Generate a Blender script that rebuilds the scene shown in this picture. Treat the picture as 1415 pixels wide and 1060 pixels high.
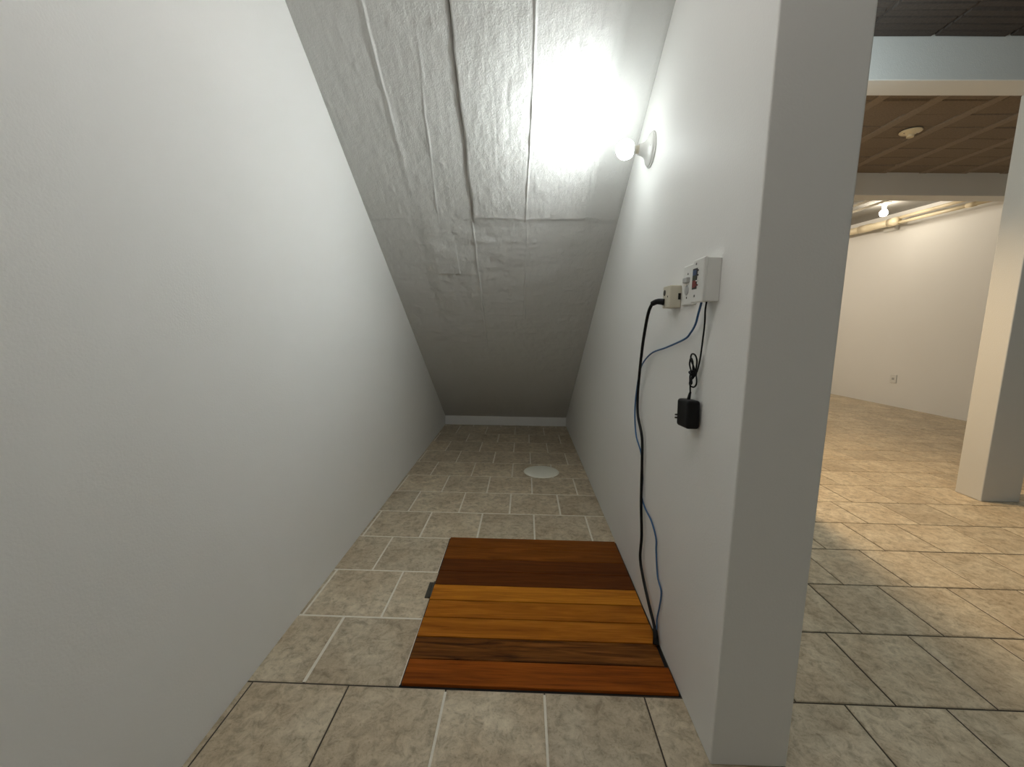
import bpy, bmesh, math, random
import numpy as np
from mathutils import Matrix, Vector, noise as mnoise

random.seed(7)
rng = np.random.default_rng(7)
scene = bpy.context.scene
C = scene.collection
for o in list(bpy.data.objects):
    bpy.data.objects.remove(o)

# ------------------------------------------------------------------ camera
F_PX, PITCH, YAW, ROLL, CAM_H = 581.2, -0.1399, -0.0223, 0.0135, 1.26
fw = Vector((math.sin(YAW) * math.cos(PITCH), math.cos(YAW) * math.cos(PITCH), math.sin(PITCH)))
rt = Vector((math.cos(YAW), -math.sin(YAW), 0))
up = rt.cross(fw)
cr, sr = math.cos(ROLL), math.sin(ROLL)
R_ = cr * rt + sr * up
U_ = -sr * rt + cr * up
cam_d = bpy.data.cameras.new('camera')
cam = bpy.data.objects.new('camera', cam_d)
C.objects.link(cam)
cam.matrix_world = Matrix(((R_.x, U_.x, -fw.x, 0), (R_.y, U_.y, -fw.y, 0), (R_.z, U_.z, -fw.z, CAM_H), (0, 0, 0, 1)))
cam_d.sensor_width = 36
cam_d.lens = F_PX / 1415 * 36
cam_d.clip_start = 0.02
scene.camera = cam

# ------------------------------------------------------------------ world, lights, exposure
world = bpy.data.worlds.new('world')
scene.world = world
world.use_nodes = True
world.node_tree.nodes['Background'].inputs[0].default_value = (0.9, 0.95, 1, 1)
world.node_tree.nodes['Background'].inputs[1].default_value = 0.02
scene.view_settings.view_transform = 'Standard'
scene.view_settings.look = 'None'
scene.view_settings.gamma = 1
scene.view_settings.use_curve_mapping = False
scene.view_settings.exposure = 0.12

CLOSET_BULB = 130.0     # emission of the globe bulb in the closet
FAR_BULB = 85.0        # emission of the bulb in the far bay


def lamp(name, kind, loc, energy, color, radius=0.05, **kw):
    d = bpy.data.lights.new(name, kind)
    d.energy = energy
    d.color = color
    if kind != 'AREA':
        d.shadow_soft_size = radius
    o = bpy.data.objects.new(name, d)
    C.objects.link(o)
    o.location = loc
    for k, v in kw.items():
        setattr(d, k, v)
    return o


lamp('bay_spot', 'SPOT', (2.08, 3.45, 2.92), 185, (1, 0.71, 0.40), 0.06, spot_size=math.radians(122), spot_blend=0.8)
lamp('far_bay_bulb', 'POINT', (3.3, 7.9, 2.85), 98, (1, 0.86, 0.68), 0.06)
lamp('room_bulb', 'POINT', (1.45, 2.35, 2.55), 31, (0.83, 0.97, 1.0), 0.05)
lamp('cool_fill', 'POINT', (3.4, -1.2, 2.85), 15, (0.82, 0.96, 1.0), 0.06)  # unseen lamp behind the camera, added as cool fill for pillar and wall end
lamp('entrance_fill', 'POINT', (-0.15, 0.65, 2.95), 14.5, (1.0, 0.95, 0.92), 0.06)  # unseen fill lamp, added above the closet entrance to lift the closet
# forward beam of the LED globe on the closet wall (its diode faces straight out from the socket)
led = lamp('globe_diode', 'AREA', (0.407, 2.032, 2.045), 5.8, (0.93, 1.0, 0.99), shape='DISK', size=0.06)
led.rotation_euler = (0, math.radians(90), 0)

# ------------------------------------------------------------------ materials


def srgb(r, g, b):
    f = lambda c: (c / 255 / 12.92) if c <= 10 else ((c / 255 + 0.055) / 1.055) ** 2.4
    return (f(r), f(g), f(b), 1)


def new_mat(name):
    m = bpy.data.materials.new(name)
    m.use_nodes = True
    nt = m.node_tree
    return m, nt, nt.nodes['Principled BSDF']


def node(nt, typ, **kw):
    n = nt.nodes.new(typ)
    for k, v in kw.items():
        if k.startswith('i_'):
            n.inputs[int(k[2:])].default_value = v
        else:
            setattr(n, k, v)
    return n


def plain(name, col, rough=0.5, metal=0.0, bump=0.0, scale=200.0, spec=0.5, emit=None, strength=0.0, vary=0.0):
    m, nt, b = new_mat(name)
    b.inputs['Base Color'].default_value = col
    b.inputs['Roughness'].default_value = rough
    b.inputs['Metallic'].default_value = metal
    b.inputs['Specular IOR Level'].default_value = spec
    tc = node(nt, 'ShaderNodeTexCoord')
    nz = node(nt, 'ShaderNodeTexNoise')
    nz.inputs['Scale'].default_value = scale
    nz.inputs['Detail'].default_value = 4
    nt.links.new(tc.outputs['Object'], nz.inputs['Vector'])
    if bump:
        bp = node(nt, 'ShaderNodeBump')
        bp.inputs['Strength'].default_value = bump
        bp.inputs['Distance'].default_value = 0.002
        nt.links.new(nz.outputs['Fac'], bp.inputs['Height'])
        nt.links.new(bp.outputs['Normal'], b.inputs['Normal'])
    if vary:
        mx = node(nt, 'ShaderNodeMixRGB', blend_type='MULTIPLY')
        mx.inputs[0].default_value = vary
        mx.inputs[1].default_value = col
        rp = node(nt, 'ShaderNodeValToRGB')
        rp.color_ramp.elements[0].position = 0.3
        rp.color_ramp.elements[1].position = 0.7
        rp.color_ramp.elements[0].color = (0.55, 0.55, 0.55, 1)
        nt.links.new(nz.outputs['Fac'], rp.inputs[0])
        nt.links.new(rp.outputs[0], mx.inputs[2])
        nt.links.new(mx.outputs[0], b.inputs['Base Color'])
    if emit:
        b.inputs['Emission Color'].default_value = emit
        b.inputs['Emission Strength'].default_value = strength
    return m


def wall_mat(name, col, bump=0.35, coarse=0.3, cs=14):
    m, nt, b = new_mat(name)
    b.inputs['Roughness'].default_value = 0.62
    b.inputs['Specular IOR Level'].default_value = 0.3
    tc = node(nt, 'ShaderNodeTexCoord')
    n1 = node(nt, 'ShaderNodeTexNoise'); n1.inputs['Scale'].default_value = 160; n1.inputs['Detail'].default_value = 3
    n2 = node(nt, 'ShaderNodeTexNoise'); n2.inputs['Scale'].default_value = cs; n2.inputs['Detail'].default_value = 5
    n3 = node(nt, 'ShaderNodeTexNoise'); n3.inputs['Scale'].default_value = 1.3; n3.inputs['Detail'].default_value = 3
    for n in (n1, n2, n3):
        nt.links.new(tc.outputs['Object'], n.inputs['Vector'])
    ad = node(nt, 'ShaderNodeMath', operation='MULTIPLY_ADD')
    ad.inputs[1].default_value = coarse
    nt.links.new(n2.outputs['Fac'], ad.inputs[0]); nt.links.new(n1.outputs['Fac'], ad.inputs[2])
    bp = node(nt, 'ShaderNodeBump'); bp.inputs['Strength'].default_value = bump; bp.inputs['Distance'].default_value = 0.0025
    nt.links.new(ad.outputs[0], bp.inputs['Height']); nt.links.new(bp.outputs['Normal'], b.inputs['Normal'])
    mx = node(nt, 'ShaderNodeMixRGB'); mx.inputs[1].default_value = col
    mx.inputs[2].default_value = (col[0] * 0.95, col[1] * 0.945, col[2] * 0.93, 1)
    nt.links.new(n3.outputs['Fac'], mx.inputs[0]); nt.links.new(mx.outputs[0], b.inputs['Base Color'])
    return m


def tile_mat():
    m, nt, b = new_mat('stone_tile')
    tc = node(nt, 'ShaderNodeTexCoord')
    oi = node(nt, 'ShaderNodeObjectInfo')
    geo = node(nt, 'ShaderNodeNewGeometry')
    sc = node(nt, 'ShaderNodeMath', operation='MULTIPLY'); sc.inputs[1].default_value = 91.0
    nt.links.new(oi.outputs['Random'], sc.inputs[0])
    cb = node(nt, 'ShaderNodeCombineXYZ')
    nt.links.new(sc.outputs[0], cb.inputs[0]); nt.links.new(sc.outputs[0], cb.inputs[2])
    va = node(nt, 'ShaderNodeVectorMath', operation='ADD')
    nt.links.new(geo.outputs['Position'], va.inputs[0]); nt.links.new(cb.outputs[0], va.inputs[1])

    def nz(scale, detail, rough, dist=0.0):
        n = node(nt, 'ShaderNodeTexNoise')
        n.inputs['Scale'].default_value = scale; n.inputs['Detail'].default_value = detail
        n.inputs['Roughness'].default_value = rough; n.inputs['Distortion'].default_value = dist
        nt.links.new(va.outputs[0], n.inputs['Vector'])
        return n
    big, mid, fine = nz(5.5, 3, 0.5, 0.4), nz(26, 8, 0.72, 0.5), nz(95, 5, 0.7, 0.6)
    r1 = node(nt, 'ShaderNodeValToRGB')
    e = r1.color_ramp.elements
    e[0].position, e[0].color = 0.33, TILE_DARK
    e[1].position, e[1].color = 0.66, TILE_LIGHT
    k = e.new(0.5); k.color = TILE_MID
    nt.links.new(mid.outputs['Fac'], r1.inputs[0])
    # warmer cloudy patches
    mx = node(nt, 'ShaderNodeMixRGB', blend_type='MULTIPLY')
    r2 = node(nt, 'ShaderNodeValToRGB')
    r2.color_ramp.elements[0].position = 0.38; r2.color_ramp.elements[0].color = (0.84, 0.80, 0.76, 1)
    r2.color_ramp.elements[1].position = 0.62; r2.color_ramp.elements[1].color = (1, 1, 1, 1)
    nt.links.new(big.outputs['Fac'], r2.inputs[0])
    mx.inputs[0].default_value = 1
    nt.links.new(r1.outputs[0], mx.inputs[1]); nt.links.new(r2.outputs[0], mx.inputs[2])
    # small dark veins and pits
    r3 = node(nt, 'ShaderNodeValToRGB')
    r3.color_ramp.elements[0].position = 0.30; r3.color_ramp.elements[0].color = (0.62, 0.58, 0.5, 1)
    r3.color_ramp.elements[1].position = 0.46; r3.color_ramp.elements[1].color = (1, 1, 1, 1)
    nt.links.new(fine.outputs['Fac'], r3.inputs[0])
    m2 = node(nt, 'ShaderNodeMixRGB', blend_type='MULTIPLY'); m2.inputs[0].default_value = 0.75
    nt.links.new(mx.outputs[0], m2.inputs[1]); nt.links.new(r3.outputs[0], m2.inputs[2])
    # tile to tile shade
    mr = node(nt, 'ShaderNodeMapRange'); mr.inputs['To Min'].default_value = 0.88; mr.inputs['To Max'].default_value = 1.08
    nt.links.new(oi.outputs['Random'], mr.inputs['Value'])
    m3 = node(nt, 'ShaderNodeVectorMath', operation='SCALE')
    nt.links.new(m2.outputs[0], m3.inputs[0]); nt.links.new(mr.outputs[0], m3.inputs['Scale'])
    nt.links.new(m3.outputs[0], b.inputs['Base Color'])
    rr = node(nt, 'ShaderNodeMapRange'); rr.inputs['To Min'].default_value = 0.33; rr.inputs['To Max'].default_value = 0.58
    nt.links.new(mid.outputs['Fac'], rr.inputs['Value']); nt.links.new(rr.outputs[0], b.inputs['Roughness'])
    bp = node(nt, 'ShaderNodeBump'); bp.inputs['Strength'].default_value = 0.35; bp.inputs['Distance'].default_value = 0.003
    ad = node(nt, 'ShaderNodeMath', operation='ADD')
    nt.links.new(mid.outputs['Fac'], ad.inputs[0]); nt.links.new(fine.outputs['Fac'], ad.inputs[1])
    nt.links.new(ad.outputs[0], bp.inputs['Height']); nt.links.new(bp.outputs['Normal'], b.inputs['Normal'])
    return m


def wood_mat(name, dark, mid, light, contrast=0.5):
    m, nt, b = new_mat(name)
    tc = node(nt, 'ShaderNodeTexCoord')
    oi = node(nt, 'ShaderNodeObjectInfo')
    mp = node(nt, 'ShaderNodeMapping'); mp.inputs['Scale'].default_value = (1.6, 22, 22)
    sc = node(nt, 'ShaderNodeMath', operation='MULTIPLY'); sc.inputs[1].default_value = 50
    nt.links.new(oi.outputs['Random'], sc.inputs[0])
    cb = node(nt, 'ShaderNodeCombineXYZ')
    for i in range(3):
        nt.links.new(sc.outputs[0], cb.inputs[i])
    nt.links.new(tc.outputs['Object'], mp.inputs['Vector']); nt.links.new(cb.outputs[0], mp.inputs['Location'])
    n1 = node(nt, 'ShaderNodeTexNoise'); n1.inputs['Scale'].default_value = 1.5; n1.inputs['Detail'].default_value = 8
    n1.inputs['Roughness'].default_value = 0.62; n1.inputs['Distortion'].default_value = 0.9
    nt.links.new(mp.outputs[0], n1.inputs['Vector'])
    mp2 = node(nt, 'ShaderNodeMapping'); mp2.inputs['Scale'].default_value = (3, 170, 170)
    nt.links.new(tc.outputs['Object'], mp2.inputs['Vector'])
    n2 = node(nt, 'ShaderNodeTexNoise'); n2.inputs['Scale'].default_value = 2; n2.inputs['Detail'].default_value = 3
    nt.links.new(mp2.outputs[0], n2.inputs['Vector'])
    rp = node(nt, 'ShaderNodeValToRGB')
    e = rp.color_ramp.elements
    e[0].position, e[0].color = 0.5 - contrast * 0.4, dark
    e[1].position, e[1].color = 0.5 + contrast * 0.4, light
    k = e.new(0.52); k.color = mid
    nt.links.new(n1.outputs['Fac'], rp.inputs[0])
    r2 = node(nt, 'ShaderNodeValToRGB')
    r2.color_ramp.elements[0].position = 0.32; r2.color_ramp.elements[0].color = (0.6, 0.55, 0.5, 1)
    r2.color_ramp.elements[1].position = 0.5; r2.color_ramp.elements[1].color = (1, 1, 1, 1)
    nt.links.new(n2.outputs['Fac'], r2.inputs[0])
    mx = node(nt, 'ShaderNodeMixRGB', blend_type='MULTIPLY'); mx.inputs[0].default_value = 0.7
    nt.links.new(rp.outputs[0], mx.inputs[1]); nt.links.new(r2.outputs[0], mx.inputs[2])
    nt.links.new(mx.outputs[0], b.inputs['Base Color'])
    b.inputs['Roughness'].default_value = 0.42
    b.inputs['Specular IOR Level'].default_value = 0.08
    bp = node(nt, 'ShaderNodeBump'); bp.inputs['Strength'].default_value = 0.25; bp.inputs['Distance'].default_value = 0.001
    nt.links.new(n2.outputs['Fac'], bp.inputs['Height']); nt.links.new(bp.outputs['Normal'], b.inputs['Normal'])
    return m


TILE_DARK = (0.38, 0.315, 0.215, 1)
TILE_MID = (0.635, 0.54, 0.39, 1)
TILE_LIGHT = (0.78, 0.685, 0.515, 1)
M = {}
M['wall'] = wall_mat('white_wall_paint', (0.87, 0.868, 0.85, 1), 0.2)
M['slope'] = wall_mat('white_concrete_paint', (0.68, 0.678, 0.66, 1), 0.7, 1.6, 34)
M['beam'] = wall_mat('beam_plaster', (0.72, 0.72, 0.70, 1), 0.35)
M['pillar'] = wall_mat('pillar_plaster', (0.66, 0.66, 0.64, 1), 0.35)
M['tile'] = tile_mat()
M['grout_dark'] = plain('dark_grout', (0.085, 0.070, 0.052, 1), 0.9, bump=0.3, vary=0.5, scale=60)
M['grout_pale'] = plain('pale_grout', (0.90, 0.85, 0.74, 1), 0.9, bump=0.3, vary=0.25, scale=40)
M['block'] = plain('clay_block', (0.255, 0.208, 0.165, 1), 0.9, bump=0.8, scale=70, vary=0.5, spec=0.2)
M['rib_block'] = plain('ribbed_clay_block', (0.075, 0.062, 0.054, 1), 0.9, bump=0.8, scale=70, vary=0.5, spec=0.2)
M['joist'] = plain('concrete_joist', (0.31, 0.26, 0.21, 1), 0.85, bump=0.6, scale=60, vary=0.4, spec=0.2)
M['slab'] = plain('grey_slab', (0.34, 0.33, 0.31, 1), 0.6, bump=0.4, scale=30, vary=0.3)
M['black'] = plain('black_plastic', (0.004, 0.004, 0.0045, 1), 0.45, spec=0.25)
M['rubber'] = plain('black_rubber', (0.004, 0.004, 0.0045, 1), 0.55, spec=0.25)
M['blue'] = plain('blue_cable_jacket', (0.035, 0.12, 0.27, 1), 0.45)
M['white_plastic'] = plain('white_plastic', (0.78, 0.78, 0.75, 1), 0.35)
M['grey_plastic'] = plain('grey_plastic', (0.46, 0.46, 0.45, 1), 0.4)
M['cream_plastic'] = plain('cream_plastic', (0.66, 0.62, 0.50, 1), 0.4)
M['porcelain'] = plain('white_porcelain', (0.80, 0.80, 0.77, 1), 0.25)
M['pvc'] = plain('cream_pvc', (0.78, 0.68, 0.48, 1), 0.35)
M['conduit'] = plain('pale_conduit', (0.72, 0.68, 0.58, 1), 0.4)
M['screw'] = plain('dull_screw', (0.16, 0.15, 0.14, 1), 0.4, 0.8)
M['steel'] = plain('dull_steel', (0.09, 0.082, 0.066, 1), 0.5, 0.5, vary=0.5, scale=90)
M['brass'] = plain('brass_thread', (0.75, 0.6, 0.35, 1), 0.35, 0.9)
M['disk'] = plain('ivory_cap', (0.93, 0.92, 0.80, 1), 0.5)
M['hole'] = plain('dark_slot', (0.01, 0.009, 0.008, 1), 0.9)
M['bulb'] = plain('lit_bulb', (1, 1, 1, 1), 0.4, emit=(0.93, 1.0, 0.99, 1), strength=CLOSET_BULB)
nt = M['bulb'].node_tree                  # LED globe: brightest at its front, dimmer towards the socket
tc_ = node(nt, 'ShaderNodeTexCoord'); sx_ = node(nt, 'ShaderNodeSeparateXYZ')
mr_ = node(nt, 'ShaderNodeMapRange', interpolation_type='SMOOTHSTEP')
mr_.inputs['From Min'].default_value = -0.092; mr_.inputs['From Max'].default_value = -0.155
mr_.inputs['To Min'].default_value = 0.06 * CLOSET_BULB; mr_.inputs['To Max'].default_value = CLOSET_BULB
nt.links.new(tc_.outputs['Object'], sx_.inputs[0]); nt.links.new(sx_.outputs[0], mr_.inputs['Value'])
nt.links.new(mr_.outputs[0], nt.nodes['Principled BSDF'].inputs['Emission Strength'])
M['bulb_far'] = plain('lit_far_bulb', (1, 1, 1, 1), 0.4, emit=(1.0, 0.90, 0.74, 1), strength=FAR_BULB)
M['label_blue'] = plain('label_blue', srgb(62, 84, 120), 0.4)
M['label_green'] = plain('label_green', srgb(64, 74, 56), 0.4)
M['label_red'] = plain('label_red', srgb(126, 44, 42), 0.4)
M['label_dark'] = plain('label_dark', srgb(48, 44, 46), 0.4)
WOODS = {
    'rust': wood_mat('rust_brown_wood', (0.132, 0.038, 0.0055, 1), (0.218, 0.066, 0.0092, 1), (0.284, 0.095, 0.0147, 1)),
    'umber': wood_mat('umber_brown_wood', (0.090, 0.026, 0.0055, 1), (0.127, 0.036, 0.0069, 1), (0.166, 0.048, 0.0097, 1)),
    'gold': wood_mat('golden_wood', (0.359, 0.115, 0.0115, 1), (0.552, 0.202, 0.0184, 1), (0.662, 0.262, 0.0276, 1)),
    'amber': wood_mat('amber_wood', (0.289, 0.089, 0.0092, 1), (0.442, 0.150, 0.0138, 1), (0.538, 0.194, 0.0207, 1)),
    'walnut': wood_mat('streaked_walnut_wood', (0.043, 0.016, 0.0046, 1), (0.174, 0.060, 0.0115, 1), (0.282, 0.103, 0.0207, 1), 0.35),
    'orange': wood_mat('orange_brown_wood', (0.172, 0.042, 0.0048, 1), (0.296, 0.074, 0.0072, 1), (0.383, 0.102, 0.0109, 1)),
}

# ------------------------------------------------------------------ mesh helpers


def link(o, parent=None):
    C.objects.link(o)
    if parent is not None:
        o.parent = parent
    return o


def from_bm(name, bm, mat, parent=None, smooth=False, loc=(0, 0, 0)):
    me = bpy.data.meshes.new(name)
    bm.to_mesh(me)
    bm.free()
    me.materials.append(mat)
    if smooth:
        for p in me.polygons:
            p.use_smooth = True
    o = bpy.data.objects.new(name, me)
    o.location = loc
    return link(o, parent)


def box_bm(lo, hi, bevel=0.0, seg=2, bm=None):
    b2 = bmesh.new()
    bmesh.ops.create_cube(b2, size=1)
    lo, hi = Vector(lo), Vector(hi)
    for v in b2.verts:
        v.co = Vector(((v.co.x + .5) * (hi.x - lo.x) + lo.x, (v.co.y + .5) * (hi.y - lo.y) + lo.y, (v.co.z + .5) * (hi.z - lo.z) + lo.z))
    if bevel:
        bmesh.ops.bevel(b2, geom=b2.edges[:], offset=bevel, segments=seg, affect='EDGES', profile=0.5)
    if bm is None:
        return b2
    me = bpy.data.meshes.new('tmp'); b2.to_mesh(me); b2.free(); bm.from_mesh(me); bpy.data.meshes.remove(me)
    return bm


def box(name, lo, hi, mat, parent=None, bevel=0.0, seg=2):
    o = from_bm(name, box_bm(lo, hi, bevel, seg), mat, parent)
    return o


def lathe_bm(profile, axis='Z', seg=32, center=(0, 0, 0)):
    """profile: list of (radius, height) ; axis the direction of height ('Z', '-X', '-Z')."""
    bm = bmesh.new()
    rings = []

    def place(x, y, z):
        if axis == 'Z':
            p = (x, y, z)
        elif axis == '-Z':
            p = (x, -y, -z)
        elif axis == '-X':
            p = (-z, x, y)
        elif axis == 'Y':
            p = (x, z, -y)
        return Vector(p) + Vector(center)
    for r, hgt in profile:
        if r < 1e-6:
            rings.append([bm.verts.new(place(0, 0, hgt))])
        else:
            rings.append([bm.verts.new(place(r * math.cos(2 * math.pi * i / seg), r * math.sin(2 * math.pi * i / seg), hgt)) for i in range(seg)])
    for a, b in zip(rings, rings[1:]):
        for i in range(seg):
            j = (i + 1) % seg
            if len(a) == 1 and len(b) > 1:
                bm.faces.new((a[0], b[j], b[i]))
            elif len(b) == 1 and len(a) > 1:
                bm.faces.new((a[i], a[j], b[0]))
            elif len(a) > 1:
                bm.faces.new((a[i], a[j], b[j], b[i]))
    bmesh.ops.recalc_face_normals(bm, faces=bm.faces[:])
    return bm


def lathe(name, profile, mat, parent=None, axis='Z', seg=32, center=(0, 0, 0)):
    o = from_bm(name, lathe_bm(profile, axis, seg, center), mat, parent, smooth=True)
    return o


def spline(pts, n=10):
    pts = [Vector(p) for p in pts]
    P = [2 * pts[0] - pts[1]] + pts + [2 * pts[-1] - pts[-2]]
    out = []
    for i in range(1, len(P) - 2):
        p0, p1, p2, p3 = P[i - 1:i + 3]
        for k in range(n):
            t = k / n
            out.append(0.5 * ((2 * p1) + (p2 - p0) * t + (2 * p0 - 5 * p1 + 4 * p2 - p3) * t * t + (3 * p1 - p0 - 3 * p2 + p3) * t ** 3))
    out.append(pts[-1])
    return out


def tube_bm(path, r, seg=10, bm=None):
    bm = bm or bmesh.new()
    rad = r if callable(r) else (lambda t: r)
    rings = []
    nrm = None
    n = len(path)
    for i, p in enumerate(path):
        d = (path[min(i + 1, n - 1)] - path[max(i - 1, 0)]).normalized()
        if nrm is None:
            nrm = d.orthogonal().normalized()
        nrm = (nrm - d * nrm.dot(d)).normalized()
        bi = d.cross(nrm)
        q = rad(i / (n - 1))
        rings.append([bm.verts.new(p + nrm * (q * math.cos(2 * math.pi * k / seg)) + bi * (q * math.sin(2 * math.pi * k / seg))) for k in range(seg)])
    for a, b in zip(rings, rings[1:]):
        for k in range(seg):
            j = (k + 1) % seg
            bm.faces.new((a[k], a[j], b[j], b[k]))
    bm.faces.new(rings[0][::-1]); bm.faces.new(rings[-1])
    return bm


def tube(name, pts, r, mat, parent=None, smooth_path=True, seg=10, n=10):
    path = spline(pts, n) if smooth_path else [Vector(p) for p in pts]
    return from_bm(name, tube_bm(path, r, seg), mat, parent, smooth=True)


def empty(name, loc=(0, 0, 0)):
    o = bpy.data.objects.new(name, None)
    o.empty_display_size = 0.05
    o.location = loc
    return link(o)


def tag(o, label, cat, group=None):
    o['label'] = label
    o['category'] = cat
    if group:
        o['group'] = group
    return o


def structure(o, label=None):
    o['kind'] = 'structure'
    if label:
        o['label'] = label
    return o


# ------------------------------------------------------------------ setting: main dimensions
XA, XB, XC = -0.948, 0.567, 0.785      # closet left wall, partition inner and outer face
YE, YF = 1.07, 5.156                   # partition end, low end of the closet
ZC = 3.126                             # underside of the clay block ceiling
SL, Z0 = 0.7142, 0.115                 # ceiling slope, height at its foot
ZT = ZC + 0.03

structure(box('wall_left', (XA - 0.2, -3.2, 0), (XA, 12.0, ZT), M['wall']), 'long white plastered wall on the left side of the closet')
structure(box('wall_right', (XB, YE, 0), (XC, YF + 0.25, ZT), M['wall'], bevel=0.004, seg=2), 'white partition wall between closet and tiled room, carrying the lamp and sockets')
bmw = bmesh.new()
wr = lambda y: 6.25 - 0.088 * (y - 5.96)
vs = [bmw.verts.new((wr(y) + dx, y, z)) for z in (0, ZT) for y, dx in ((-3.2, 0), (12, 0), (12, .2), (-3.2, .2))]
for f in ((0, 1, 5, 4), (1, 2, 6, 5), (2, 3, 7, 6), (3, 0, 4, 7), (4, 5, 6, 7), (3, 2, 1, 0)):
    bmw.faces.new([vs[i] for i in f])
bmesh.ops.recalc_face_normals(bmw, faces=bmw.faces[:])
structure(from_bm('wall_far_right', bmw, M['wall']), 'white side wall of the far tiled room')
structure(box('wall_back', (XA, 12.0, 0), (6.4, 12.2, ZT), M['wall']), 'white end wall of the far room')
structure(box('wall_front', (XA, -3.4, 0), (7.2, -3.2, ZT), M['wall']), 'white wall behind the camera')
structure(box('baseboard_back', (XA, YF, 0), (XB, YF + 0.03, Z0 + 0.004), M['wall'], bevel=0.004), 'low white strip under the foot of the sloping ceiling')

# ------------------------------------------------------------------ sloping concrete ceiling as a real height field


def vnoise(x, y, seed):
    r = np.random.default_rng(seed)
    g = r.random((256, 256))
    xi, yi = np.floor(x).astype(int), np.floor(y).astype(int)
    fx, fy = x - xi, y - yi
    fx, fy = fx * fx * (3 - 2 * fx), fy * fy * (3 - 2 * fy)
    q = lambda a, b: g[(xi + a) % 256, (yi + b) % 256]
    return (q(0, 0) * (1 - fx) + q(1, 0) * fx) * (1 - fy) + (q(0, 1) * (1 - fx) + q(1, 1) * fx) * fy - 0.5


def fbm(x, y, seed, o=4):
    s, a = 0, 1.0
    for i in range(o):
        s = s + a * vnoise(x * 2 ** i + 17 * i, y * 2 ** i + 31 * i, seed + i)
        a *= 0.5
    return s


nx, ny = 470, 640
gx = np.linspace(XA, XB, nx)
gy = 0.75 + (YF - 0.75) * np.linspace(0, 1, ny)
X, Y = np.meshgrid(gx, gy)


def sst(t):
    t = np.clip(t, 0, 1)
    return t * t * (3 - 2 * t)


def ridge(xc, w, amp, y0, y1, fade=0.1, seed=1, wob=0.006):
    xr = X - (xc + wob * 2 * fbm(Y * 6, Y * 0 + seed, seed, 5))
    a = amp * (0.15 + 1.5 * np.clip(fbm(Y * 7, Y * 0 + 3.3, seed + 50, 3) + 0.5, 0, 1))
    m = sst((Y - y0) / fade + 0.5) * sst((y1 - Y) / fade + 0.5)
    return a * m * np.exp(-(xr / w) ** 2)


def step(xc, w, amp, y0, y1, reach, fade=0.1, seed=1, wob=0.006):
    """material right of xc hangs lower, easing back over 'reach'"""
    xr = X - (xc + wob * 2 * fbm(Y * 7, Y * 0 + seed, seed, 4))
    m = sst((Y - y0) / fade + 0.5) * sst((y1 - Y) / fade + 0.5)
    return amp * m * sst(xr / w + 0.5) * np.exp(-np.clip(xr, 0, None) / reach)


SEAM = 2.66
upm = sst((SEAM - Y) / 0.03 + 0.5)
H = np.zeros_like(X)
H += step(-0.304, 0.007, 0.0095, 0.5, SEAM + 0.02, 0.9, seed=3, wob=0.005)                     # dark open seam
H += ridge(0.033 - 0.02 * sst((Y - 2.05) / 0.5), 0.0042, 0.0050, 0.5, SEAM, seed=5, wob=0.003)
H += ridge(-0.647, 0.0055, 0.0060, 0.5, 2.20, 0.15, seed=7, wob=0.005)
H += ridge(-0.648, 0.016, 0.005, 2.15, 2.5, 0.2, seed=8)
H += ridge(-0.455 - 0.08 * (Y - 1.85), 0.0045, 0.0036, 2.05, 2.65, 0.15, seed=9, wob=0.004)
H += ridge(-0.445 - 0.08 * (Y - 1.85), 0.008, 0.0015, 1.5, 2.05, 0.2, seed=19)
H += ridge(0.37, 0.010, 0.0015, 0.5, 2.6, 0.2, seed=11)
xa_ = X - (-0.3105 + 0.010 * fbm(Y * 7, Y * 0 + 3, 3, 4))
H -= 0.013 * np.exp(-(xa_ / 0.0045) ** 2) * sst((SEAM - Y) / 0.05 + 0.5) * (0.5 + np.clip(fbm(Y * 6, Y * 0 + 8, 77, 3) + 0.5, 0, 1))   # open crack beside the step
# seam across, right below of which the boards change
sy = SEAM + 0.012 * fbm(X * 5, X * 0 + 2, 21, 3) + np.where(X < -0.3, 0.012, 0)
H += 0.003 * sst((sy - Y) / 0.014 + 0.5) * np.exp(-np.clip(sy - Y, 0, None) / 0.12) * (0.6 + 1.6 * vnoise(X * 4.0, X * 0 + 9, 23))
H += 0.004 * np.exp(-((Y - sy) / 0.008) ** 2) * (vnoise(X * 7, X * 0 + 4, 27) + 0.35)
# lower boards
H += ridge(-0.315, 0.005, 0.0048, SEAM, 3.75, 0.2, seed=13, wob=0.004)
H += ridge(0.018, 0.005, 0.0036, SEAM, 3.45, 0.25, seed=15, wob=0.004)
H += step(-0.64, 0.085, 0.012, SEAM + 0.02, 4.3, 0.5, 0.3, seed=17, wob=0.003)
H += 0.004 * sst((X + 0.618) / 0.03) * sst((-0.444 - X) / 0.006 + 0.5) * sst((Y - 2.80) / 0.1) * sst((3.057 - Y) / 0.008 + 0.5)
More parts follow.
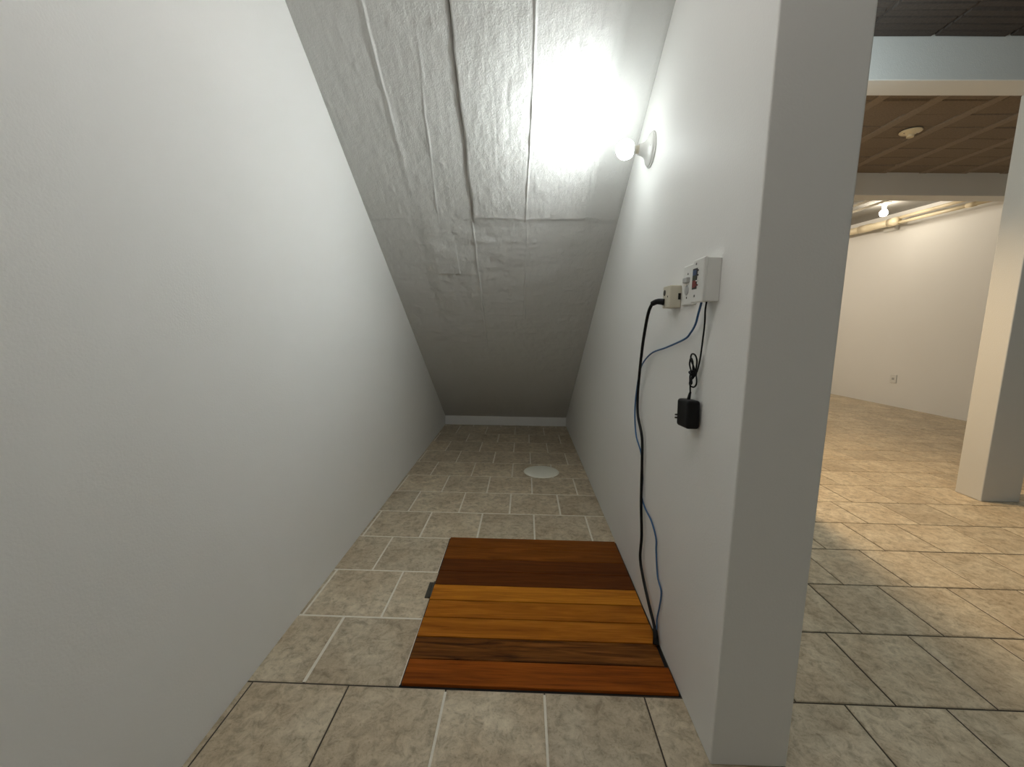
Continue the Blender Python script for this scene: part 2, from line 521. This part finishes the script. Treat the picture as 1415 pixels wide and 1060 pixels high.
# lumps, trowel waves, board grain
H += 0.0040 * fbm(X * 5, Y * 3.2, 31, 3) * (0.55 + 0.75 * (1 - upm))
H += 0.0050 * fbm(X * 9, Y * 13, 33, 3) * (0.35 + 0.65 * (1 - upm))
H += 0.0007 * fbm(X * 70, Y * 5, 35, 2) * upm
H += 0.0018 * fbm(X * 6, Y * 48, 37, 2) * (1 - 0.6 * upm)
H += 0.0024 * fbm(X * 26, Y * 22, 39, 3)
pit = vnoise(X * 16, Y * 16, 41)
H += 0.006 * np.clip(pit - 0.36, 0, 1) * 4 * (1 - sst((Y - 3.4) / 0.8))
fall = 1 - 0.5 * sst((Y - 3.5) / 1.4)
H *= fall
edge = sst((X - XA) / 0.02) * sst((XB - X) / 0.02) * sst((YF - Y) / 0.05)
H = H * (0.3 + 0.7 * edge)
H = np.where(Y > YF - 0.01, np.minimum(H, 0.002), H)
nl = 1 / math.hypot(1, SL)
nvec = (0.0, -SL * nl, -nl)            # downward normal of the slab's underside
PX, PY = X, Y + H * nvec[1]
PZ = Z0 + SL * (YF - Y) + H * nvec[2]
co = np.stack([PX, PY, PZ], -1).reshape(-1, 3)
top = np.array([(XA, 0.75, Z0 + SL * (YF - 0.75) + 0.2), (XB, 0.75, Z0 + SL * (YF - 0.75) + 0.2), (XB, YF, Z0 + 0.2), (XA, YF, Z0 + 0.2)])
idx = np.arange(nx * ny).reshape(ny, nx)
quads = np.stack([idx[:-1, :-1], idx[1:, :-1], idx[1:, 1:], idx[:-1, 1:]], -1).reshape(-1, 4).tolist()
nb = nx * ny
faces = quads + [[nb, nb + 1, nb + 2, nb + 3]]
faces.append([nb, nb + 3] + idx[::-1, 0].tolist()); faces.append([nb + 1, nb + 2][::-1] + idx[:, -1].tolist()[::1])
faces.append([nb + 1, nb] + idx[0, :].tolist()); faces.append([nb + 3, nb + 2] + idx[-1, ::-1].tolist())
me = bpy.data.meshes.new('ceiling_slope')
me.from_pydata(co.tolist() + top.tolist(), [], faces)
me.materials.append(M['slope'])
me.update()
for p in me.polygons:
    p.use_smooth = p.index < len(quads)
slope = link(bpy.data.objects.new('ceiling_slope', me))
structure(slope, 'rough white concrete underside of a stair with board seams, sloping to the floor')

# ------------------------------------------------------------------ main ceiling: slab, joists and ribbed clay blocks
ceil = structure(box('ceiling', (XA, -3.2, ZT), (7.2, 12.0, ZT + 0.15), M['slab']), 'ceiling of the tiled room with joists and ribbed clay blocks')


def block_mesh(wx, wy, ribs=4, name='clay_block', mat='block'):
    """block hanging from z=+.04 to z=0 with grooves across its underside"""
    bm = bmesh.new()
    prof = []
    g = 0.014
    p = wy / ribs
    for i in range(ribs):
        y = -wy / 2 + i * p
        prof += [(y + 0.002, 0.018), (y + g, 0.0), (y + p - 0.004, 0.0), (y + p - 0.001, 0.018)]
    rows = []
    for sx in (-wx / 2, wx / 2):
        rows.append([bm.verts.new((sx, y, z)) for y, z in prof] + [bm.verts.new((sx, wy / 2, 0.03)), bm.verts.new((sx, -wy / 2, 0.03))])
    n = len(rows[0])
    for i in range(n):
        j = (i + 1) % n
        bm.faces.new((rows[0][i], rows[0][j], rows[1][j], rows[1][i]))
    bm.faces.new(rows[0]); bm.faces.new(rows[1][::-1])
    bmesh.ops.recalc_face_normals(bm, faces=bm.faces[:])
    me = bpy.data.meshes.new(name)
    bm.to_mesh(me); bm.free()
    me.materials.append(M[mat])
    return me


PITCHX, JW, BY = 0.472, 0.085, 0.2365
blk_flat = block_mesh(PITCHX - JW - 0.006, BY - 0.004, 1)
blk_wide = block_mesh(PITCHX - 0.030, BY - 0.001, mat='rib_block')


def ceiling_bay(x0, k0, k1, y0, y1, blk, jz, jmat):
    jm = None
    for k in range(k0, k1 + 1):
        x = x0 + PITCHX * k
        j = box('joist', (-JW / 2, 0, 0), (JW / 2, y1 - y0, 0.030), jmat, ceil, bevel=0.004) if jm is None else link(bpy.data.objects.new('joist', jm), ceil)
        jm = j.data
        j.location = (x, y0, ZC + jz)
        if k == k1:
            break
        n = int((y1 - y0) / BY)
        for i in range(n):
            b = link(bpy.data.objects.new('clay_block', blk), ceil)
            b.location = (x + PITCHX / 2 + random.uniform(-.002, .002), y1 - BY * (i + 0.5), ZC + random.uniform(0, 0.012))
            b.rotation_euler = (random.uniform(-.03, .03), random.uniform(-.012, .012), random.uniform(-.008, .008))


ceiling_bay(2.135, -2, 5, 0.2, 3.055, blk_wide, 0.018, M['rib_block'])
ceiling_bay(3.37, -5, 5, 3.26, 5.485, blk_flat, -0.002, M['joist'])

# beams and pillars
structure(box('beam', (XC, 3.06, 2.874), (7.0, 3.25, ZT), M['beam'], bevel=0.006), 'white plastered beam spanning above the nearer pillar')
structure(box('beam', (XC, 5.49, 2.872), (6.25, 5.715, ZT), M['beam'], bevel=0.006), 'farther plastered beam in front of the pipes')
structure(box('pillar', (3.43, 3.06, 0), (3.712, 3.25, 2.874), M['pillar'], bevel=0.006), 'plastered pillar standing on the tiles at the right edge')
structure(box('pillar', (1.78, 3.06, 0), (2.04, 3.25, 2.874), M['pillar'], bevel=0.006), 'plastered pillar behind the partition wall')

# ------------------------------------------------------------------ floor: grout bed and tiles
TP, TY, TY0, TILT = 0.3425, 0.344, 1.2963, -0.0069
floor = structure(box('floor', (XA - 0.2, -3.4, -0.12), (7.4, 12.2, -0.0035), M['grout_dark']), 'floor of mottled beige stone tiles in running bond')
HX0, HX1, HY0, HY1 = -0.405, 0.562, 1.300, 2.327         # trapdoor opening
# pale grout fill in the closet
bmg = bmesh.new()
box_bm((XA, TY0 + 0.012, -0.004), (HX0 - 0.004, HY1 + 0.008, -0.0016), bm=bmg)
box_bm((XA, HY1 + 0.008, -0.004), (XB, YF, -0.0016), bm=bmg)
from_bm('pale_grout', bmg, M['grout_pale'], floor)
box('pale_grout', (0.084, 0.0, -0.004), (0.102, TY0 - 0.01, -0.0016), M['grout_pale'], floor)
box('pale_grout', (-0.256, 0.0, -0.004), (-0.236, TY0 - 0.01, -0.0016), M['grout_pale'], floor)


def tile_shape(bm, x0, x1, y0, y1, cx=0, cy=0, z=0.0, ang=0.0, rag=0.0):
    ch, g = 0.0035, 0.0
    ca, sa = math.cos(ang), math.sin(ang)

    def V(x, y, zz):
        x -= cx; y -= cy
        return bm.verts.new((cx + x * ca - y * sa, cy + x * sa + y * ca, zz))
    w = [(x0, y0), (x1, y0), (x1, y1), (x0, y1)]
    ww = [(x0 + ch, y0 + ch), (x1 - ch, y0 + ch), (x1 - ch, y1 - ch), (x0 + ch, y1 - ch)]
    lo = [V(x, y, -0.01) for x, y in w]
    mi = [V(x, y, z - 0.0022) for x, y in w]
    hi = [V(x, y, z) for x, y in ww]
    for i in range(4):
        j = (i + 1) % 4
        bm.faces.new((lo[i], lo[j], mi[j], mi[i])); bm.faces.new((mi[i], mi[j], hi[j], hi[i]))
    bm.faces.new(hi)


def in_frame(p):
    d = Vector(p) - Vector((0, 0, CAM_H))
    zc = d.dot(fw)
    if zc < 0.1:
        return False
    u, v = 707.5 + F_PX * d.dot(R_) / zc, 530 - F_PX * d.dot(U_) / zc
    return -40 < u < 1460 and v < 1130


def hidden(xc, yc):
    # behind the partition as seen from the photograph: those tiles stay in the joined field
    return yc > YE and xc > XB and xc / yc < 0.56 or (yc > YE and XC < xc < 0.70 * yc - 0.2)


tile_data = {}
field = bmesh.new()
n_tiles = 0
for k in range(-9, 31):
    ya, yb = TY0 + TY * k, TY0 + TY * (k + 1)
    ph = -0.931 if k % 2 else -0.749 - TP      # running bond
    for c in range(-2, 25):
        xa, xb = (e - 0.024 * max(0.0, e - 0.6) for e in (ph + TP * c, ph + TP * (c + 1)))
        gap = 0.0068 if xa > 0.5 else 0.0055 if k < 0 else 0.0078
        x0, x1 = max(xa, XA - 0.03) + gap / 2, xb - gap / 2
        y0, y1 = ya + gap / 2, yb - gap / 2
        if x1 - x0 < 0.012 or x0 > 6.9:
            continue
        xc, yc = (x0 + x1) / 2, (y0 + y1) / 2
        sh = TILT * xc
        if 0 <= k <= 2:                       # leave the trapdoor opening free
            if x0 > HX0 - 0.02 and x0 < XB:
                continue
            if x1 > HX0 and x0 < HX0:
                x1 = HX0 - 0.003
        if k == 2 and xc < XB:
            y1 = min(y1, HY1 - sh) if x1 > HX0 else y1
        if xc < XB and y0 > YF + 0.1:
            near = False
        else:
            near = in_frame((xc, yc, 0)) and k <= 18 and not hidden(xc, yc) and not (xc < XB and yc > YF)
        z = random.uniform(-0.0006, 0.0004)
        if near and n_tiles < 298:
            n_tiles += 1
            key = (round(x1 - x0, 4), round(y1 - y0, 4))
            if key not in tile_data:
                bm = bmesh.new()
                tile_shape(bm, -key[0] / 2, key[0] / 2, -key[1] / 2, key[1] / 2)
                me = bpy.data.meshes.new('tile'); bm.to_mesh(me); bm.free(); me.materials.append(M['tile'])
                tile_data[key] = me
            t = link(bpy.data.objects.new('tile', tile_data[key]), floor)
            t.location = ((x0 + x1) / 2, (y0 + y1) / 2 + sh, z)
            t.rotation_euler = (random.uniform(-.0015, .0015), random.uniform(-.0015, .0015), TILT + random.uniform(-.002, .002))
        else:
            tile_shape(field, x0, x1, y0 + sh, y1 + sh, xc, yc + sh, z, TILT)
fo = from_bm('tile_field', field, M['tile'], floor)
fo['kind'] = 'stuff'

# ------------------------------------------------------------------ trapdoor of nine planks
door = empty('trapdoor', (HX0, HY0, 0))
tag(door, 'wooden floor hatch of nine brown planks beside the right wall', 'trapdoor')
NP = 9
kinds = ['orange', 'walnut', 'amber', 'amber', 'gold', 'umber', 'umber', 'rust', 'rust']
names = {'walnut': 'dark streaked plank', 'gold': 'golden plank', 'umber': 'dark umber plank'}
pw = (HY1 - HY0) / NP
for i, kd in enumerate(kinds):
    y0 = pw * i
    gap = 0.0024 if i in (0, 1, 2, 3, 4) else 0.0014
    x1 = HX1 - HX0
    x1 -= random.uniform(0.0, 0.003) + (0.010 if i == 1 else 0)
    xs = random.uniform(0, 0.004)
    bm = box_bm((-(x1 - xs) / 2, -pw / 2 + gap, -0.018), ((x1 - xs) / 2, pw / 2 - gap, 0.009 + random.uniform(-.0006, .0006)), 0.0018, 2)
    o = from_bm('plank', bm, WOODS[kd], door, loc=((x1 + xs) / 2, y0 + pw / 2, 0))
    o.rotation_euler = (random.uniform(-.002, .002), 0, TILT * 0.8)
    if kd in names:
        o['label'] = names[kd]
box('pit_shade_sheet', (-0.006, -0.004, -0.004), (HX1 - HX0 + 0.004, HY1 - HY0 + 0.006, -0.0025), M['hole'], door)  # dark sheet standing in for the shaded pit seen between the planks
hg = box('hinge', (-0.026, 0.478, -0.002), (-0.001, 0.592, 0.006), M['steel'], door, bevel=0.001)
hg['label'] = 'dull metal hinge plate'
from_bm('pin', tube_bm([Vector((-0.001, 0.478, 0.006)), Vector((-0.001, 0.592, 0.006))], 0.005, 10), M['steel'], hg, smooth=True)

# ------------------------------------------------------------------ drain cap
cap = empty('floor_drain', (0.186, 3.497, 0))
tag(cap, 'round ivory cap lying on the closet tiles', 'floor drain')
lathe('disc', [(0, -0.001), (0.142, -0.001), (0.146, 0.002), (0.144, 0.006), (0.136, 0.0085), (0, 0.009)], M['disk'], cap, seg=48)
lathe('rim', [(0.150, 0.0), (0.153, 0.002), (0.150, 0.0035), (0.146, 0.003)], M['disk'], cap, seg=48)

# ------------------------------------------------------------------ wall lamp with globe bulb
LY, LZ = 2.032, 2.045
wl = empty('wall_lamp', (XB, LY, LZ))
tag(wl, 'white porcelain wall lamp with a lit globe bulb high in the closet', 'lamp')
lathe('base_ring', [(0.0735, 0), (0.0745, 0.004), (0.072, 0.007), (0.066, 0.0075)], M['porcelain'], wl, '-X', 48)
bs = lathe('base', [(0, 0.001), (0.068, 0.001), (0.069, 0.008), (0.066, 0.013), (0.050, 0.019), (0.034, 0.030), (0.026, 0.043), (0.0235, 0.052), (0.0235, 0.058), (0.0195, 0.058), (0.0195, 0.05), (0, 0.05)], M['porcelain'], wl, '-X', 48)
for s in (-1, 1):
    lathe('screw', [(0, 0.0195), (0.004, 0.0195), (0.0045, 0.0165), (0.0045, 0.012)], M['screw'], bs, '-X', 12, (0, s * 0.047, 0.0))
lathe('collar', [(0.0185, 0.05), (0.0185, 0.06), (0.0165, 0.061), (0.0165, 0.064), (0.0182, 0.065), (0.0165, 0.067), (0.0165, 0.071), (0.015, 0.073)], M['cream_plastic'], wl, '-X', 24)
RB = 0.042
CB_ = 0.115
CUT = 0.75
bk = [(0.014, 0.069), (0.015, 0.073)] + [(RB * math.sin(a), CB_ - RB * math.cos(a)) for a in np.linspace(0.45, CUT, 5)]
hs = lathe('bulb_housing', bk, M['white_plastic'], wl, '-X', 32)
prof = [(RB * math.sin(a), CB_ - RB * math.cos(a)) for a in np.linspace(CUT, math.pi, 16)]
prof[-1] = (0, CB_ + RB)
lathe('bulb', prof, M['bulb'], wl, '-X', 32)

# ------------------------------------------------------------------ switch plate
sp = empty('switch_plate', (XB, 1.465, 1.332))
tag(sp, 'white switch plate with small rocker and round grey sensor', 'switch plate')
box('plate', (-0.010, -0.055, 0.0), (0, 0.050, 0.133), M['white_plastic'], sp, bevel=0.004, seg=3)
rk = box('rocker', (-0.021, -0.012, 0.074), (-0.008, 0.026, 0.092), M['grey_plastic'], sp, bevel=0.003)
lathe('sensor', [(0.017, 0.008), (0.017, 0.011), (0.014, 0.013), (0, 0.013)], M['grey_plastic'], sp, '-X', 28, (0, 0.009, 0.050))
for z in (0.104, 0.025):
    lathe('screw', [(0.0035, 0.009), (0.0035, 0.0112), (0, 0.0115)], M['screw'], sp, '-X', 12, (0, 0.006, z))

# ------------------------------------------------------------------ control box with coloured label
cb = empty('control_box', (XB, 1.290, 1.332))
tag(cb, 'white surface-mounted control box with a blue and red label', 'control box')
box('body', (-0.042, -0.040, 0.002), (0, 0.036, 0.126), M['white_plastic'], cb, bevel=0.003, seg=3)
cv = box('cover', (-0.050, -0.0405, 0.0), (-0.040, 0.042, 0.128), M['white_plastic'], cb, bevel=0.004, seg=3)
lb = box('label', (-0.0510, 0.004, 0.040), (-0.0498, 0.037, 0.101), M['label_dark'], cb)
lb['label'] = 'dark label with blue, green and red bands'
for nm, z0, z1 in (('label_blue', 0.081, 0.096), ('label_green', 0.067, 0.080), ('label_red', 0.045, 0.066)):
    box('band', (-0.0516, 0.009, z0), (-0.0508, 0.034, z1), M[nm], lb)
for i, z in enumerate((0.092, 0.078, 0.0615, 0.049)):
    box('terminal', (-0.0545, -0.005, z), (-0.0498, 0.0045, z + 0.0035), M['white_plastic' if i == 2 else 'label_red' if i == 3 else 'label_dark'], cb, bevel=0.0008)
for z, y in ((0.114, 0.016), (0.020, 0.016)):
    lathe('screw', [(0.0038, 0.049), (0.0038, 0.0512), (0, 0.0516)], M['screw'], cb, '-X', 12, (0, y, z))

# ------------------------------------------------------------------ plug adapter block
pa = empty('plug_adapter', (XB, 1.583, 1.326))
tag(pa, 'cream block-shaped plug adapter at the left of the switch plate', 'plug adapter')
box('body', (-0.042, -0.038, 0.0), (0, 0.038, 0.080), M['cream_plastic'], pa, bevel=0.004, seg=3)
for z, y in ((0.056, 0.018),):
    lathe('socket', [(0.011, 0.0405), (0.011, 0.0430), (0.008, 0.0432), (0.007, 0.0425), (0, 0.0425)], M['steel'], pa, '-X', 20, (0, y, z))
lathe('pin_hole', [(0.0035, 0.041), (0.0035, 0.0424), (0, 0.0424)], M['hole'], pa, '-X', 12, (0, -0.016, 0.041))
box('slot', (-0.012, -0.0392, 0.030), (-0.003, -0.0365, 0.052), M['hole'], pa)

# ------------------------------------------------------------------ black power cord
pc = empty('power_cable', (0.545, 1.51, 0.012))
tag(pc, 'thick black power cord running from the adapter down to the hatch', 'cord')
W = lambda pts: [Vector(p) - Vector((0.545, 1.51, 0.012)) for p in pts]
plug = from_bm('plug', tube_bm(spline(W([(0.5242, 1.600, 1.349), (0.515, 1.607, 1.351), (0.503, 1.618, 1.351), (0.494, 1.640, 1.345)]), 8), lambda t: 0.0125 - 0.003 * t, 14), M['rubber'], pc, smooth=True)
cord_pts = [(0.498, 1.632, 1.348), (0.493, 1.650, 1.338), (0.493, 1.687, 1.305), (0.507, 1.770, 1.228), (0.522, 1.845, 1.150), (0.540, 1.928, 1.035), (0.550, 1.970, 0.935),
            (0.5525, 1.960, 0.845), (0.5525, 1.873, 0.757), (0.5525, 1.850, 0.64), (0.5525, 1.830, 0.47), (0.5525, 1.793, 0.33), (0.5525, 1.795, 0.222), (0.5525, 1.745, 0.165), (0.5525, 1.645, 0.105),
            (0.552, 1.555, 0.062), (0.549, 1.515, 0.024)]
cord = tube('cord', W(cord_pts), 0.0062, M['rubber'], pc, seg=10, n=10)
from_bm('tape_wrap', tube_bm(spline(W([(0.552, 1.548, 0.058), (0.551, 1.528, 0.035), (0.549, 1.516, 0.0145)]), 6), lambda t: 0.0095 + 0.003 * t, 12), M['black'], pc, smooth=True)

# ------------------------------------------------------------------ blue data cable
bc = empty('data_cable', (0.545, 1.56, 0.08))
tag(bc, 'thin blue data cable hanging from the control box along the black cord', 'cable')
W2 = lambda pts: [Vector(p) - Vector((0.545, 1.56, 0.08)) for p in pts]
tube('jacket', W2([(0.545, 1.315, 1.340), (0.545, 1.335, 1.300), (0.548, 1.358, 1.268), (0.551, 1.400, 1.240), (0.554, 1.458, 1.217), (0.556, 1.640, 1.179), (0.556, 1.820, 1.144), (0.556, 1.955, 1.078),
                   (0.5625, 2.030, 0.985), (0.5635, 2.055, 0.850), (0.5630, 2.010, 0.735), (0.5625, 1.905, 0.672), (0.5625, 1.862, 0.57), (0.562, 1.862, 0.49), (0.562, 1.800, 0.455), (0.562, 1.703, 0.440),
                   (0.562, 1.632, 0.400), (0.561, 1.617, 0.35), (0.561, 1.580, 0.262), (0.561, 1.530, 0.232), (0.560, 1.535, 0.165), (0.558, 1.548, 0.100), (0.557, 1.540, 0.060)]), 0.0034, M['blue'], bc, n=8)

# ------------------------------------------------------------------ power adapter hanging on its bundled cord
ad = empty('power_adapter', (0.545, 1.355, 0.945))
tag(ad, 'black power adapter dangling on its own bundled cord below the control box', 'power adapter')
W3 = lambda pts: [Vector(p) - Vector((0.545, 1.355, 0.945)) for p in pts]
bm = box_bm((-0.024, -0.044, -0.012), (0.018, 0.044, 0.078), 0.009, 4)
br = from_bm('brick', bm, M['black'], ad, smooth=True, loc=(-0.002, -0.012, 0.005))
br.rotation_euler = (math.radians(-4), 0, 0)
br['label'] = 'rounded black brick'
from_bm('strain_relief', tube_bm(spline(W3([(0.541, 1.354, 1.020), (0.543, 1.352, 1.040), (0.545, 1.351, 1.052)]), 5), lambda t: 0.0062 - 0.003 * t, 10), M['rubber'], ad, smooth=True)
for dz in (0.012, 0.022):
    box('prong', (-0.031, 0.030, dz), (-0.022, 0.034, dz + 0.005), M['screw'], ad)
tube('cord', W3([(0.545, 1.280, 1.340), (0.549, 1.296, 1.310), (0.552, 1.300, 1.27), (0.554, 1.312, 1.20), (0.554, 1.320, 1.155), (0.552, 1.330, 1.12), (0.549, 1.345, 1.10),
                 (0.546, 1.363, 1.085), (0.546, 1.360, 1.072), (0.548, 1.335, 1.070), (0.550, 1.322, 1.083), (0.551, 1.330, 1.105), (0.549, 1.352, 1.135), (0.547, 1.372, 1.155), (0.546, 1.366, 1.172), (0.548, 1.345, 1.172),
                 (0.551, 1.334, 1.155), (0.552, 1.340, 1.125), (0.547, 1.350, 1.100), (0.543, 1.352, 1.080), (0.545, 1.351, 1.045)]), 0.0026, M['rubber'], ad, n=8)
tube('loop', W3([(0.543, 1.352, 1.118), (0.542, 1.366, 1.140), (0.542, 1.360, 1.160), (0.543, 1.346, 1.150), (0.544, 1.342, 1.120), (0.543, 1.345, 1.095), (0.542, 1.338, 1.082), (0.542, 1.350, 1.078), (0.542, 1.356, 1.100), (0.543, 1.352, 1.118)]), 0.0026, M['rubber'], ad, n=8)
tube('twist_tie', W3([(0.540, 1.336, 1.108), (0.538, 1.346, 1.112), (0.540, 1.358, 1.116), (0.551, 1.354, 1.118), (0.555, 1.342, 1.113), (0.548, 1.334, 1.108), (0.540, 1.338, 1.115)]), 0.0032, M['rubber'], ad, n=6)

# ------------------------------------------------------------------ ceiling lamp holder (no bulb) in the middle bay
ch = empty('ceiling_lamp_holder', (3.65, 4.37, ZC - 0.003))
tag(ch, 'round cream lamp holder without bulb on the dark block ceiling', 'lamp holder')
hb = lathe('base', [(0, 0), (0.086, 0), (0.088, 0.005), (0.083, 0.012), (0.06, 0.019), (0.042, 0.026), (0.032, 0.036), (0, 0.036)], M['pvc'], ch, '-Z', 40)
lathe('socket', [(0.030, 0.034), (0.028, 0.056), (0.023, 0.058), (0.021, 0.042), (0, 0.042)], M['pvc'], ch, '-Z', 28)
for s in (-1, 1):
    lathe('screw', [(0, 0.021), (0.006, 0.021), (0.007, 0.014)], M['screw'], hb, '-Z', 10, (s * 0.058, 0, 0))

# ------------------------------------------------------------------ lit bulb in the far bay
fl = empty('ceiling_lamp', (5.45, 6.81, ZT))
tag(fl, 'lit bulb on a ceiling holder behind the farther beam', 'lamp')
lathe('base', [(0, 0), (0.075, 0), (0.077, 0.008), (0.055, 0.022), (0.032, 0.04), (0.028, 0.07), (0, 0.07)], M['porcelain'], fl, '-Z', 32)
rb = 0.052
prof = [(0.02, 0.068)] + [(rb * math.sin(a), 0.15 - rb * math.cos(a)) for a in np.linspace(0.45, math.pi, 14)]
prof[-1] = (0, 0.15 + rb)
lathe('bulb', prof, M['bulb_far'], fl, '-Z', 28)

# ------------------------------------------------------------------ pipes under the far ceiling
p1 = empty('drain_pipe', (5.9, 7.13, 2.96))
tag(p1, 'thick cream drain pipe under the far ceiling, ending in a double fitting', 'pipe')
cyl = lambda a, b, r, seg=20: tube_bm([Vector(a), Vector(b)], r, seg)
from_bm('pipe', cyl((-0.282, 3.2, 0.035), (0, 0, 0), 0.055), M['pvc'], p1, smooth=True)
from_bm('coupling', cyl((-0.0546, 0.62, 0.007), (-0.037, 0.42, 0.005), 0.064), M['pvc'], p1, smooth=True)
from_bm('fitting', cyl((0, 0.10, 0.002), (0, -0.05, 0.0), 0.066), M['pvc'], p1, smooth=True)
p2 = empty('water_pipe', (5.93, 7.08, 3.01))
tag(p2, 'upper slim cream pipe running from the fitting toward the beam', 'pipe', None)
from_bm('pipe', cyl((0, 0, 0), (0.10, -1.36, 0.012), 0.024), M['pvc'], p2, smooth=True)
p3 = empty('water_pipe', (5.93, 7.08, 2.935))
tag(p3, 'lower slim cream pipe with a collar, nearest the right wall top', 'pipe', None)
from_bm('pipe', cyl((0, 0, 0), (0.10, -1.36, -0.005), 0.024), M['pvc'], p3, smooth=True)
from_bm('collar', cyl((0.07, -0.95, -0.002), (0.078, -1.06, -0.003), 0.032), M['pvc'], p3, smooth=True)
for i, (z, x, lab) in enumerate(((3.085, 5.18, 'pale conduit left of the far bulb, closer to the beam bottom'), (3.115, 5.02, 'upper pale conduit left of the far bulb, close to the ceiling'))):
    t = from_bm('conduit', cyl((0, 0, 0), (0, 5.5, 0), 0.016), M['conduit'], smooth=True, loc=(x, 5.74, z))
    tag(t, lab, 'conduit')
fx = empty('wall_fixture', (wr(7.42), 7.42, 2.87))
fx.rotation_euler.z = 0.0878
tag(fx, 'small white box fixed high on the far side wall under the pipe', 'junction box')
box('body', (-0.06, -0.11, 0), (0, 0.11, 0.075), M['white_plastic'], fx, bevel=0.012, seg=3)
box('lid', (-0.070, -0.10, 0.008), (-0.058, 0.10, 0.067), M['white_plastic'], fx, bevel=0.005)

ol = empty('wall_outlet', (wr(7.05), 7.05, 0.385))
ol.rotation_euler.z = 0.0878
tag(ol, 'small white outlet plate low on the far side wall', 'outlet')
op = box('plate', (-0.012, -0.055, 0), (0.003, 0.055, 0.135), M['white_plastic'], ol, bevel=0.003)
box('socket', (-0.014, -0.02, 0.05), (-0.011, 0.02, 0.085), M['grey_plastic'], ol, bevel=0.001)
